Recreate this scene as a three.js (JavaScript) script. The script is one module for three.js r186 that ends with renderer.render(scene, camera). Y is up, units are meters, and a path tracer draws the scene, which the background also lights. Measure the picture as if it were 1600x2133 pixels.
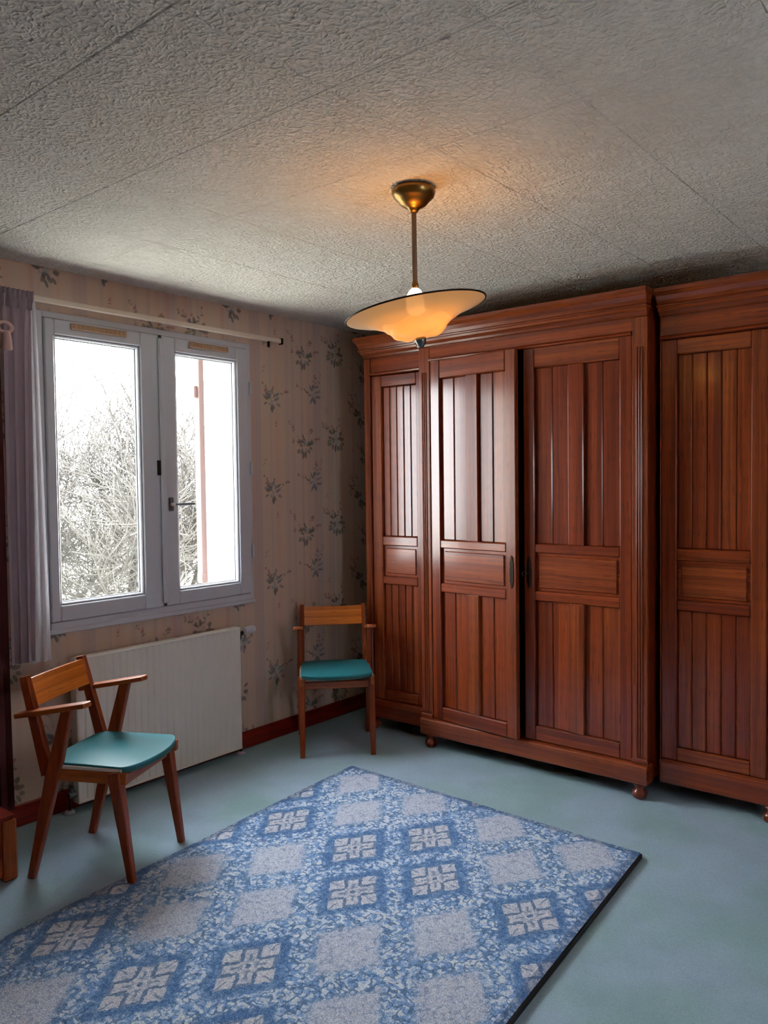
import * as THREE from 'three';
import { mergeGeometries } from 'three/addons/utils/BufferGeometryUtils.js';
import { ConvexGeometry } from 'three/addons/geometries/ConvexGeometry.js';

// ---------------------------------------------------------------- camera, sky, light, exposure
const scene = new THREE.Scene();
const camera = new THREE.PerspectiveCamera(65.458, 1600 / 2133, 0.05, 200);
camera.rotation.order = 'YXZ';
camera.position.set(-3.0685, 1.5069, 3.4868);
camera.rotation.set(-0.036522, -0.884271, -0.012407);
scene.background = new THREE.Color(0.93, 0.97, 1.0);          // even overcast sky
scene.backgroundIntensity = 27;
const renderer = new THREE.WebGLRenderer({ antialias: true });
renderer.toneMapping = THREE.LinearToneMapping;
renderer.toneMappingExposure = 1.0;
renderer.shadowMap.enabled = true;
const LAMP_COLOR = new THREE.Color(1.0, 0.46, 0.07), LAMP_POWER = 0.26;

// ---------------------------------------------------------------- helpers
function rng(seed) { let a = seed >>> 0; return () => { a = (a + 0x6d2b79f5) | 0; let t = Math.imul(a ^ (a >>> 15), 1 | a); t = (t + Math.imul(t ^ (t >>> 7), 61 | t)) ^ t; return ((t ^ (t >>> 14)) >>> 0) / 4294967296; }; }
function hash(x, y, s) { let h = Math.imul(x, 374761393) + Math.imul(y, 668265263) + Math.imul(s, 1442695041); h = Math.imul(h ^ (h >>> 13), 1274126177); return ((h ^ (h >>> 16)) >>> 0) / 4294967296; }
function vnoise(x, y, px, py, s) {                               // value noise with period px, py
  const x0 = Math.floor(x), y0 = Math.floor(y), fx = x - x0, fy = y - y0;
  const u = fx * fx * (3 - 2 * fx), v = fy * fy * (3 - 2 * fy), m = (a, p) => ((a % p) + p) % p;
  const a = hash(m(x0, px), m(y0, py), s), b = hash(m(x0 + 1, px), m(y0, py), s), c = hash(m(x0, px), m(y0 + 1, py), s), d = hash(m(x0 + 1, px), m(y0 + 1, py), s);
  return a + (b - a) * u + (c - a) * v + (a - b - c + d) * u * v;
}
function fbm(x, y, px, py, s, oct = 4) { let t = 0, w = 0.5, n = 0; for (let k = 0; k < oct; k++) { t += w * vnoise(x, y, px, py, s + k); n += w; x *= 2; y *= 2; px *= 2; py *= 2; w *= 0.5; } return t / n; }
const clamp = (x, a = 0, b = 1) => Math.min(b, Math.max(a, x));
const smooth = (a, b, x) => { const t = clamp((x - a) / (b - a)); return t * t * (3 - 2 * t); };
const mix3 = (a, b, t) => [a[0] + (b[0] - a[0]) * t, a[1] + (b[1] - a[1]) * t, a[2] + (b[2] - a[2]) * t];
function dataTexture(w, h, fn, srgb) {
  const d = new Uint8Array(w * h * 4);
  for (let j = 0; j < h; j++) for (let i = 0; i < w; i++) { const c = fn(i / w, j / h), o = (j * w + i) * 4; d[o] = clamp(c[0], 0, 255); d[o + 1] = clamp(c[1], 0, 255); d[o + 2] = clamp(c[2], 0, 255); d[o + 3] = 255; }
  const t = new THREE.DataTexture(d, w, h); t.wrapS = t.wrapT = THREE.RepeatWrapping; t.magFilter = THREE.LinearFilter; t.minFilter = THREE.LinearFilter;
  if (srgb) t.colorSpace = THREE.SRGBColorSpace;
  t.needsUpdate = true; return t;
}
const used = {};
function numbered(name) { const n = used[name] ?? 0; used[name] = n + 1; return n ? `${name}_${String(n).padStart(3, '0')}` : name; }
function tag(o, label, category, group) { o.userData.label = label; o.userData.category = category; if (group) o.userData.group = group; return o; }
function thing(name, label, category, [x, y, z] = [0, 0, 0], turn = 0) { const g = new THREE.Group(); g.name = numbered(name); g.position.set(x, y, z); g.rotation.y = turn; scene.add(g); return tag(g, label, category); }
function struct(name, parent = scene) { const g = new THREE.Group(); g.name = name; if (parent === scene) g.userData.kind = 'structure'; parent.add(g); return g; }
function part(parent, name, geo, mat, pos, rot) {
  const m = new THREE.Mesh(geo, mat); m.castShadow = m.receiveShadow = true;
  m.name = numberedIn(parent, name);
  if (pos) m.position.set(...pos); if (rot) m.rotation.set(...rot);
  parent.add(m); return m;
}
function group(parent, name, pos, turn = 0) { const g = new THREE.Group(); g.name = numberedIn(parent, name); if (pos) g.position.set(...pos); g.rotation.y = turn; parent.add(g); return g; }
function numberedIn(parent, name) { if (parent === scene) return numbered(name); const c = (parent.userData._n ??= {}); const n = c[name] ?? 0; c[name] = n + 1; return n ? `${name}_${String(n).padStart(3, '0')}` : name; }
function solid(name, geo, mat) { const m = new THREE.Mesh(geo, mat); m.name = numbered(name); m.castShadow = m.receiveShadow = true; scene.add(m); return m; }

// uv in metres from the face's main direction; grain axis runs along v
function metreUV(geo, grain = 'y', seed = 0, su = 1, sv = 1) {
  if (geo.index) geo = geo.toNonIndexed();
  const p = geo.attributes.position, n = geo.attributes.normal, uv = new Float32Array(p.count * 2), r = rng(seed * 7919 + 13), ou = seed ? r() : 0, ov = seed ? r() : 0;
  const g = { x: 0, y: 1, z: 2 }[grain];
  for (let k = 0; k < p.count; k += 3) {
    const nn = [0, 0, 0]; for (let q = 0; q < 3; q++) { nn[0] += n.getX(k + q); nn[1] += n.getY(k + q); nn[2] += n.getZ(k + q); }
    let ax = 0; for (let q = 1; q < 3; q++) if (Math.abs(nn[q]) > Math.abs(nn[ax]) + 1e-6) ax = q;
    for (let q = 0; q < 3; q++) {
      const c = [p.getX(k + q), p.getY(k + q), p.getZ(k + q)]; let a, b;
      if (ax === g) { a = c[(g + 1) % 3]; b = c[(g + 2) % 3]; } else { b = c[g]; a = c[3 - g - ax]; }
      uv[(k + q) * 2] = a * su + ou; uv[(k + q) * 2 + 1] = b * sv + ov;
    }
  }
  geo.setAttribute('uv', new THREE.BufferAttribute(uv, 2)); return geo;
}
const WU = 1 / 0.5, WV = 1 / 1.6;                                  // the wood texture covers 0.5 m by 1.6 m
const boxes = new Map();
function slab(w, h, d, c = 0.003, grain = 'y', seed = 1) {          // chamfered box round the origin
  const key = [w.toFixed(4), h.toFixed(4), d.toFixed(4), c, grain, seed].join();
  if (boxes.has(key)) return boxes.get(key);
  c = Math.min(c, w * 0.45, h * 0.45, d * 0.45);
  const pts = []; for (const x of [-1, 1]) for (const y of [-1, 1]) for (const z of [-1, 1]) { const X = x * w / 2, Y = y * h / 2, Z = z * d / 2; pts.push(new THREE.Vector3(X - x * c, Y - y * c, Z), new THREE.Vector3(X - x * c, Y, Z - z * c), new THREE.Vector3(X, Y - y * c, Z - z * c)); }
  const g = metreUV(new ConvexGeometry(pts), grain, seed, WU, WV); boxes.set(key, g); return g;
}
function slabAt(w, h, d, pos, c, grain, seed) { return slab(w, h, d, c, grain, seed).clone().translate(...pos); }
function span(x0, x1, y0, y1, z0, z1, c = 0.003, grain = 'y', seed = 1) { return slabAt(x1 - x0, y1 - y0, z1 - z0, [(x0 + x1) / 2, (y0 + y1) / 2, (z0 + z1) / 2], c, grain, seed); }
function bar(a, b, wa, wb, ta, tb, seed = 1) {                       // four-sided tapered member from a to b in the plane of z; w is its width in that plane, t its thickness along x
  const A = new THREE.Vector3(...a), B = new THREE.Vector3(...b), d = B.clone().sub(A).normalize(), s = new THREE.Vector3(1, 0, 0), w = new THREE.Vector3().crossVectors(d, s).normalize(), pts = [];
  for (const [P, ww, tt, e] of [[A, wa, ta, 1], [B, wb, tb, -1]]) for (const i of [-1, 1]) for (const j of [-1, 1]) {
    const q = 0.004;
    pts.push(P.clone().addScaledVector(w, i * (ww / 2 - q)).addScaledVector(s, j * tt / 2), P.clone().addScaledVector(w, i * ww / 2).addScaledVector(s, j * (tt / 2 - q)));
  }
  return metreUV(new ConvexGeometry(pts), 'y', seed, WU, WV);
}
function lathe(points, seg = 48) { return new THREE.LatheGeometry(points.map(([r, y]) => new THREE.Vector2(r, y)), seg); }
function tube(points, radius, seg = 24, around = 10) { return new THREE.TubeGeometry(new THREE.CatmullRomCurve3(points.map((p) => new THREE.Vector3(...p))), seg, radius, around); }

// ---------------------------------------------------------------- textures
const woodRelief = dataTexture(1024, 1024, (u, v) => { const g = fbm(u * 160, v * 6, 160, 6, 31, 3), p = vnoise(u * 420, v * 22, 420, 22, 37); const q = 150 + 60 * (g - 0.5) - (p > 0.86 ? 70 : 0); return [q, q, q]; });
function woodMap(dark, light, streak, seed) {
  return dataTexture(1024, 1024, (u, v) => {
    const warp = 0.035 * fbm(u * 3, v * 2, 3, 2, seed, 3), a = fbm((u + warp) * 14, v * 2, 14, 2, seed + 5, 4), b = fbm((u + warp) * 90, v * 3, 90, 3, seed + 9, 3), pore = vnoise(u * 420, v * 22, 420, 22, 37);
    let c = mix3(dark, light, clamp(0.1 + 1.1 * (a - 0.25) + 0.5 * (b - 0.5)));
    c = mix3(c, streak, smooth(0.62, 0.78, fbm((u + warp) * 24, v * 1, 24, 1, seed + 17, 2)) * 0.45);
    if (pore > 0.84) c = mix3(c, [dark[0] * 0.55, dark[1] * 0.5, dark[2] * 0.5], 0.55);
    return c;
  }, true);
}
const redWood = woodMap([108, 42, 15], [184, 92, 38], [82, 29, 12], 3);
const chairWood = woodMap([126, 58, 20], [186, 98, 40], [108, 46, 16], 61);
const backWood = woodMap([196, 100, 30], [240, 146, 60], [166, 80, 22], 91);
const ceilingRelief = dataTexture(1024, 1024, (u, v) => {          // crumpled paper strokes, 0.94 m square
  const wx = 0.05 * (fbm(u * 6, v * 6, 6, 6, 71, 3) - 0.5), wy = 0.05 * (fbm(u * 6, v * 6, 6, 6, 83, 3) - 0.5);
  const r = (f, g, s) => 1 - Math.abs(2 * fbm((u + wx) * f, (v + wy) * g, f, g, s, 2) - 1);
  const q = 0.5 * Math.pow(r(36, 66, 5), 4) + 0.4 * Math.pow(r(74, 46, 11), 4) + 0.25 * fbm(u * 130, v * 130, 130, 130, 19, 2);
  return [q * 230, q * 230, q * 230];
});
const ceilingMap = dataTexture(512, 512, (u, v) => { const t = fbm(u * 9, v * 9, 9, 9, 201, 4), e = fbm(u * 60, v * 60, 60, 60, 207, 2); return [228 + 12 * (t - 0.5) + 10 * (e - 0.5), 223 + 13 * (t - 0.5) + 10 * (e - 0.5), 217 + 15 * (t - 0.5) + 10 * (e - 0.5)]; }, true);
const carpetMap = dataTexture(1024, 1024, (u, v) => {              // 1.6 m square
  const t = fbm(u * 5, v * 5, 5, 5, 41, 4), m = fbm(u * 14, v * 14, 14, 14, 47, 3), e = hash(Math.floor(u * 1024), Math.floor(v * 1024), 3), k = (e - 0.5) * 26 + (m - 0.5) * 12;
  return mix3([148 + k, 180 + k, 188 + k], [160 + k, 185 + k, 207 + k], smooth(0.25, 0.75, t));
}, true);
const carpetRelief = dataTexture(1024, 1024, (u, v) => { const q = 90 + 130 * hash(Math.floor(u * 1024), Math.floor(v * 1024), 3) * fbm(u * 200, v * 200, 200, 200, 91, 2); return [q, q, q]; });
const fabricRelief = dataTexture(256, 256, (u, v) => { const q = 128 + 60 * Math.sin(u * 256 * 0.8) * Math.sin(v * 256 * 0.8) + 50 * (hash(Math.floor(u * 256), Math.floor(v * 256), 7) - 0.5); return [q, q, q]; });

function wallpaperTexture() {                                      // 1.08 m by 0.54 m: sprigs of blue-green leaves on a beige ground
  const W = 2048, H = 1024, cv = document.createElement('canvas'); cv.width = W; cv.height = H; const g = cv.getContext('2d'), r = rng(77), S = W / 1.08;
  g.fillStyle = 'rgb(202,178,161)'; g.fillRect(0, 0, W, H);
  const wrap = (fn, x, y) => { for (const dx of [-W, 0, W]) for (const dy of [-H, 0, H]) fn(x + dx, y + dy); };
  for (let k = 0; k < 36; k++) { const x = r() * W, w = 30 + r() * 90, c = r() > 0.5 ? '206,160,128' : '172,160,158'; for (const dx of [-W, 0, W]) for (let q = 0; q < 6; q++) { g.fillStyle = `rgba(${c},0.06)`; g.fillRect(x + dx - w / 2 + q * w / 14, 0, w - q * w / 7, H); } }
  const leaf = (x, y, a, l, w, c) => wrap((X, Y) => { g.save(); g.translate(X, Y); g.rotate(a); g.fillStyle = c; g.beginPath(); g.ellipse(l / 2, 0, l / 2, w / 2, 0, 0, Math.PI * 2); g.fill(); g.restore(); }, x, y);
  const dot = (x, y, q, c) => wrap((X, Y) => { g.fillStyle = c; g.beginPath(); g.arc(X, Y, q, 0, 7); g.fill(); }, x, y);
  const stem = (x, y, X2, Y2, c) => { const dx = X2 - x, dy = Y2 - y; wrap((X, Y) => { g.strokeStyle = c; g.lineWidth = 3; g.beginPath(); g.moveTo(X, Y); g.quadraticCurveTo(X + dx * 0.5 + 14, Y + dy * 0.5, X + dx, Y + dy); g.stroke(); }, x, y); };
  const tone = (a, al) => `rgba(${a[0] + Math.round((r() - 0.5) * 22)},${a[1] + Math.round((r() - 0.5) * 22)},${a[2] + Math.round((r() - 0.5) * 22)},${al})`;
  const BLUE = [112, 126, 136], GREEN = [98, 112, 98], DARK = [96, 92, 88], ROSE = [176, 138, 134], RUST = [170, 112, 88];
  function bouquet(mx, my, size, base) {
    const x = mx * S, y = H - my * S, R = size * S;
    for (let k = 0; k < 5; k++) { const a = -Math.PI / 2 + (r() - 0.5) * 2.6, l = R * (1.3 + r() * 1.2), X = x + Math.cos(a) * l, Y = y + Math.sin(a) * l; stem(x, y, X, Y, tone(DARK, 0.35)); for (let q = 0; q < 4; q++) { const t = 0.45 + 0.55 * r(); leaf(x + (X - x) * t, y + (Y - y) * t, r() * 6.3, R * 0.34, R * 0.17, tone(r() > 0.4 ? DARK : ROSE, 0.5)); } dot(X, Y, R * 0.13, tone(r() > 0.5 ? ROSE : RUST, 0.6)); }
    for (let k = 0; k < 17; k++) { const a = r() * 6.3, d = R * (0.1 + 0.75 * r()); leaf(x + Math.cos(a) * d, y + Math.sin(a) * d * 0.9, a + (r() - 0.5), R * (0.4 + 0.3 * r()), R * (0.2 + 0.14 * r()), tone(r() > 0.35 ? base : DARK, 0.62)); }
    for (let k = 0; k < 5; k++) { const a = r() * 6.3, d = R * 0.5 * r(); dot(x + Math.cos(a) * d, y + Math.sin(a) * d, R * 0.14, tone([150, 160, 168], 0.55)); }
  }
  bouquet(0.16, 0.372, 0.060, BLUE); bouquet(0.43, 0.117, 0.066, GREEN); bouquet(0.505, 0.438, 0.056, BLUE); bouquet(0.71, 0.168, 0.066, GREEN); bouquet(0.94, 0.33, 0.062, DARK); bouquet(0.985, 0.06, 0.052, BLUE);
  for (const [a, b] of [[0.19, 0.24], [0.3, 0.25], [0.62, 0.35], [0.83, 0.46], [0.1, 0.02], [0.56, 0.02], [0.86, 0.1]]) for (let q = 0; q < 5; q++) { const x = a * S + (r() - 0.5) * 60, y = H - b * S + (r() - 0.5) * 70; leaf(x, y, r() * 6, 20, 10, tone(DARK, 0.45)); dot(x + 14, y - 12, 7, tone(r() > 0.5 ? ROSE : RUST, 0.45)); }
  const t = new THREE.CanvasTexture(cv); t.colorSpace = THREE.SRGBColorSpace; t.wrapS = t.wrapT = THREE.RepeatWrapping; return t;
}
const wallpaper = wallpaperTexture();
const paperRelief = dataTexture(256, 256, (u, v) => { const q = 128 + 90 * (fbm(u * 40, v * 40, 40, 40, 301, 3) - 0.5); return [q, q, q]; });

// rug: a runs from the far edge along its length (2.45 m), c across it (1.575 m)
const RUG_L = 2.45, RUG_W = 1.575;
const rugMap = dataTexture(2048, 1344, (u, v) => {
  const a = u * RUG_L, c = v * RUG_W, jx = 0.008 * (fbm(a * 60, c * 60, 4096, 4096, 5, 2) - 0.5), jy = 0.008 * (fbm(a * 60 + 9, c * 60 + 40, 4096, 4096, 8, 2) - 0.5);
  const k0 = Math.round((a - 0.155) / 0.267); let best = null;
  for (let k = k0 - 1; k <= k0 + 1; k++) { const off = k % 2 ? -0.02 : 0.18, m = Math.round((c - off) / 0.407); const da = (a + jx - 0.155 - 0.267 * k) / 0.267, dc = (c + jy - off - 0.407 * m) / 0.2035, n = Math.abs(da) + Math.abs(dc); if (!best || n < best.n) best = { n, da, dc, k, m }; }
  const { n, da, dc, k, m } = best, kk = ((k % 4) + 4) % 4, flower = kk === 2 || (kk % 2 === 1 && ((m % 2) + 2) % 2 === 0);
  const p = (da + dc) / 0.56, q = (da - dc) / 0.56, e = hash(Math.floor(u * 2048), Math.floor(v * 1344), 11), e2 = hash(Math.floor(u * 1024), Math.floor(v * 672), 13), wob = fbm(a * 90, c * 90, 4096, 4096, 21, 2);
  const band = fbm(a * 80, c * 80, 4096, 4096, 33, 2), leafy = 1 - Math.abs(2 * fbm(a * 42, c * 42, 4096, 4096, 43, 2) - 1);
  let col = mix3([124, 162, 214], [212, 225, 242], smooth(0.32, 0.66, band));
  if (leafy > 0.86) col = mix3(col, [70, 108, 162], 0.7); else if (leafy < 0.34) col = mix3(col, [206, 214, 222], 0.6);
  const deep = [74, 116, 174];
  if (flower) {
    const edge = smooth(0.86, 0.70, n + 0.14 * (wob - 0.5));
    col = mix3(col, mix3(deep, [98, 138, 190], smooth(0.45, 0.7, band)), 0.85 * edge);
    const rr = Math.hypot(p, q), P = Math.abs(p) + 0.10 * (wob - 0.5), Q = Math.abs(q) + 0.10 * (e2 - 0.5) * 0.4, th = Math.atan2(q, p);
    if (P < 1.0 && Q < 1.0) {                                        // broad pale petals parted by thin dark lines
      let on = 1;
      const lo = Math.min(P, Q), hi = Math.max(P, Q);
      if (rr < 0.10) on = 0;                                          // eye
      if (Math.abs(lo - 0.30) < 0.07 && hi > 0.34) on = 0.1;          // lines between the cross petals and the corner ones
      if (Math.abs(P - Q) < 0.05 && rr > 0.9) on = 0.35;
      if (lo < 0.30 && hi > 0.88) on = 0.25;
      if (lo < 0.05 && hi > 0.30 && hi < 0.62) on = 0.35;
      if (hi < 0.34 && Math.abs(P - Q) > 0.12 && rr > 0.22) on *= 0.6;
      on *= 0.75 + 0.25 * smooth(0.3, 0.5, band);
      col = mix3(mix3(deep, [104, 120, 152], 0.5), [206, 210, 222], on);
    }
  } else {
    const inside = smooth(0.76, 0.54, n + 0.16 * (wob - 0.5));
    col = mix3(col, mix3([206, 212, 230], [162, 176, 208], smooth(0.5, 0.75, band)), 0.86 * inside);
    if (n > 0.62 && n < 0.76 && wob > 0.5) col = mix3(col, [106, 142, 190], 0.4);
  }
  const border = Math.min(a, c, RUG_W - c); if (border < 0.03 && e2 > 0.35) col = mix3(col, [52, 76, 118], 0.6);
  const sp = (e - 0.5) * 40 + (e2 - 0.5) * 78;
  return [col[0] + sp, col[1] + sp, col[2] + sp * 0.9];
}, true);
const rugRelief = dataTexture(1024, 672, (u, v) => { const q = 40 + 190 * hash(Math.floor(u * 1024), Math.floor(v * 672), 5); return [q, q, q]; });

// ---------------------------------------------------------------- materials
const M = {};
function wood(color, rough, coat = 0.8, map = redWood, coatRough = 0.17) { return new THREE.MeshPhysicalMaterial({ color, map, roughness: rough, specularIntensity: 0.4, bumpMap: woodRelief, bumpScale: 0.00022, clearcoat: coat, clearcoatRoughness: coatRough }); }
M.red = wood(0xffffff, 0.42); M.redB = wood(0xf0ded2, 0.42); M.redC = wood(0xe2c8c4, 0.42); M.redD = wood(0xffeedd, 0.42);
M.skirt = wood(0xdc8474, 0.45, 0.4);
M.chair = wood(0xffffff, 0.45, 0.45, chairWood, 0.3); M.chairLeg = wood(0xf6d2a4, 0.45, 0.45, chairWood, 0.3); M.chairBack = wood(0xffffff, 0.4, 0.5, backWood, 0.28);
M.teal = new THREE.MeshPhysicalMaterial({ color: 0x267c88, roughness: 0.4, bumpMap: fabricRelief, bumpScale: 0.0002, specularIntensity: 0.6, clearcoat: 0.15, clearcoatRoughness: 0.3 });
M.tealDark = new THREE.MeshPhysicalMaterial({ color: 0x1c5c58, roughness: 0.45 });
M.pale = new THREE.MeshStandardMaterial({ color: 0xd8ccc4, roughness: 0.5 });
M.pvc = new THREE.MeshPhysicalMaterial({ color: 0xc4c6d0, roughness: 0.35, clearcoat: 0.2, clearcoatRoughness: 0.3 });
M.gasket = new THREE.MeshStandardMaterial({ color: 0x6f7578, roughness: 0.6 });
M.black = new THREE.MeshStandardMaterial({ color: 0x0c0c0c, roughness: 0.5 });
M.steel = new THREE.MeshStandardMaterial({ color: 0x74787c, metalness: 1, roughness: 0.35 });
M.glass = new THREE.MeshPhysicalMaterial({ color: 0xffffff, transmission: 1, thickness: 0, roughness: 0, ior: 1.5 });
M.grille = new THREE.MeshStandardMaterial({ color: 0xa8866a, roughness: 0.6 });
M.radiator = new THREE.MeshPhysicalMaterial({ color: 0xe2dfd8, roughness: 0.4, clearcoat: 0.2, clearcoatRoughness: 0.4 });
M.iron = new THREE.MeshStandardMaterial({ color: 0x2a201a, metalness: 0.8, roughness: 0.5 });
M.brass = new THREE.MeshStandardMaterial({ color: 0x8a6a3c, metalness: 1, roughness: 0.32 });
M.rod = new THREE.MeshStandardMaterial({ color: 0x8a7260, metalness: 0.9, roughness: 0.4 });
M.paper = new THREE.MeshStandardMaterial({ map: wallpaper, roughness: 0.85, bumpMap: paperRelief, bumpScale: 0.0006 });
M.plaster = new THREE.MeshStandardMaterial({ color: 0xe4e0d8, roughness: 0.9 });
M.ceiling = new THREE.MeshStandardMaterial({ map: ceilingMap, roughness: 0.92, bumpMap: ceilingRelief, bumpScale: 0.011 });
M.carpet = new THREE.MeshStandardMaterial({ map: carpetMap, roughness: 1, bumpMap: carpetRelief, bumpScale: 0.003 });
M.rug = new THREE.MeshStandardMaterial({ map: rugMap, roughness: 1, bumpMap: rugRelief, bumpScale: 0.004 });
M.rugBack = new THREE.MeshStandardMaterial({ color: 0x20242a, roughness: 1 });
const cloth = (color, trans) => new THREE.MeshPhysicalMaterial({ color, roughness: 0.95, side: THREE.DoubleSide, transmission: trans, thickness: 0, bumpMap: fabricRelief, bumpScale: 0.0004 });
M.mauve = cloth(0x9e8c98, 0.12); M.maroon = cloth(0x4a1c20, 0.03); M.voile = cloth(0xeae9f2, 0.5); M.tie = cloth(0xc8a4a0, 0.05);
M.rail = new THREE.MeshStandardMaterial({ color: 0xd8cabc, roughness: 0.45 });
M.bark = new THREE.MeshStandardMaterial({ color: 0x2c2926, roughness: 1 }); M.twig = new THREE.MeshStandardMaterial({ color: 0x383531, roughness: 1 });
M.grass = new THREE.MeshStandardMaterial({ map: dataTexture(256, 256, (u, v) => { const t = fbm(u * 20, v * 20, 20, 20, 401, 4); return mix3([160, 166, 148], [190, 186, 172], t); }, true), roughness: 1 });
M.render = new THREE.MeshStandardMaterial({ color: 0xe6e2da, roughness: 0.95 });
M.shutter = new THREE.MeshStandardMaterial({ color: 0x5c4846, roughness: 0.7 });

// ---------------------------------------------------------------- the room
const X0 = -3.95, X1 = 1.15, Z1 = 4.75, H = 2.5, T = 0.32;
const WIN = { x0: -1.215, x1: -0.085, y0: 0.90, y1: 2.26 };         // opening in the window wall
function uvWall(geo, su, sv) { return metreUV(geo, 'y', 0, su, sv); }
function wallWith(name, hole, along, mat, place) {                   // wall in the plane z = 0 .. -T of its own group, x from 0 to along, with one opening
  const g = struct(name), pieces = hole ? [[0, hole.x0, -0.02, H + 0.1], [hole.x1, along, -0.02, H + 0.1], [hole.x0, hole.x1, -0.02, hole.y0], [hole.x0, hole.x1, hole.y1, H + 0.1]] : [[0, along, -0.02, H + 0.1]];
  const inner = pieces.map(([a, b, c, d]) => new THREE.BoxGeometry(b - a, d - c, 0.02).translate((a + b) / 2, (c + d) / 2, -0.01));
  const outer = pieces.map(([a, b, c, d]) => new THREE.BoxGeometry(b - a, d - c, T - 0.02).translate((a + b) / 2, (c + d) / 2, -0.02 - (T - 0.02) / 2));
  part(g, 'wallpaper', uvWall(mergeGeometries(inner.map((q) => q.toNonIndexed())), 1 / 1.08, 1 / 0.54), mat);
  part(g, 'masonry', uvWall(mergeGeometries(outer.map((q) => q.toNonIndexed())), 1, 1), M.render);
  place(g); return g;
}
// window wall at z = 0; its texture starts at world x = 0, y = 0
const wn = wallWith('wall_north', { x0: WIN.x0 - X0 + T, x1: WIN.x1 - X0 + T, y0: WIN.y0, y1: WIN.y1 }, X1 - X0 + 2 * T, M.paper, (g) => g.position.set(X0 - T, 0, 0));
{ const q = wn.children[0].geometry.attributes.uv; for (let k = 0; k < q.count; k++) q.setX(k, q.getX(k) + (X0 - T) / 1.08); }
wallWith('wall_east', null, Z1, M.paper, (g) => { g.position.set(X1, 0, 0); g.rotation.y = -Math.PI / 2; });
const WIN2 = { x0: 2.30, x1: 2.78, y0: 1.30, y1: 1.86 };              // small casement in the wall behind the camera
wallWith('wall_south', WIN2, X1 - X0 + 2 * T, M.paper, (g) => { g.position.set(X1 + T, 0, Z1); g.rotation.y = Math.PI; });
wallWith('wall_west', null, Z1, M.paper, (g) => { g.position.set(X0, 0, Z1); g.rotation.y = Math.PI / 2; });
const floor = solid('floor', metreUV(new THREE.BoxGeometry(X1 - X0, 0.1, Z1).translate((X0 + X1) / 2, -0.05, Z1 / 2), 'z', 0, 1 / 1.6, 1 / 1.6), M.carpet); floor.userData.kind = 'structure';
const ceiling = struct('ceiling');
part(ceiling, 'slab', new THREE.BoxGeometry(X1 - X0, 0.1, Z1).translate((X0 + X1) / 2, H + 0.062, Z1 / 2), M.plaster);
{ // square tiles with crumpled relief; joints at x = -1.569 + 0.466 k and z = 2.559 + 0.468 k
  const r = rng(5);
  const cache = new Map();
  const xs = [X0], zs = [0]; for (let k = -8; k < 9; k++) { const x = -1.569 + 0.4655 * k, z = 2.559 + 0.4685 * k; if (x > X0 + 0.02 && x < X1 - 0.02) xs.push(x); if (z > 0.02 && z < Z1 - 0.02) zs.push(z); } xs.push(X1); zs.push(Z1);
  for (let i = 0; i + 1 < xs.length; i++) for (let j = 0; j + 1 < zs.length; j++) {
    const w = xs[i + 1] - xs[i], d = zs[j + 1] - zs[j], v = (i * 3 + j * 5) % 4, key = [w.toFixed(3), d.toFixed(3), v].join();
    if (!cache.has(key)) { const c = 0.003, h = 0.012, pts = []; for (const x of [-1, 1]) for (const z of [-1, 1]) pts.push(new THREE.Vector3(x * (w / 2 - 0.0002), h, z * (d / 2 - 0.0002)), new THREE.Vector3(x * (w / 2 - 0.0002), c, z * (d / 2 - 0.0002)), new THREE.Vector3(x * (w / 2 - c), 0, z * (d / 2 - c))); cache.set(key, metreUV(new ConvexGeometry(pts), 'z', 11 + v, 1 / 0.94, 1 / 0.94)); }
    part(ceiling, 'tile', cache.get(key), M.ceiling, [(xs[i] + xs[i + 1]) / 2, H + (r() - 0.5) * 0.0012, (zs[j] + zs[j + 1]) / 2]);
  }
}
function skirting(name, a, b, at, turn) { const g = solid(name, span(0, b - a, 0, 0.098, 0, 0.014, 0.004, 'x', 9), M.skirt); g.position.set(...at); g.rotation.y = turn; g.userData.kind = 'structure'; return g; }
skirting('baseboard_north', X0, X1, [X0, 0, 0], 0);
skirting('baseboard_east', 0.02, Z1, [X1, 0, 0.016], -Math.PI / 2);
skirting('baseboard_west', 0, Z1 - 0.04, [X0, 0, Z1 - 0.02], Math.PI / 2);

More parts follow.
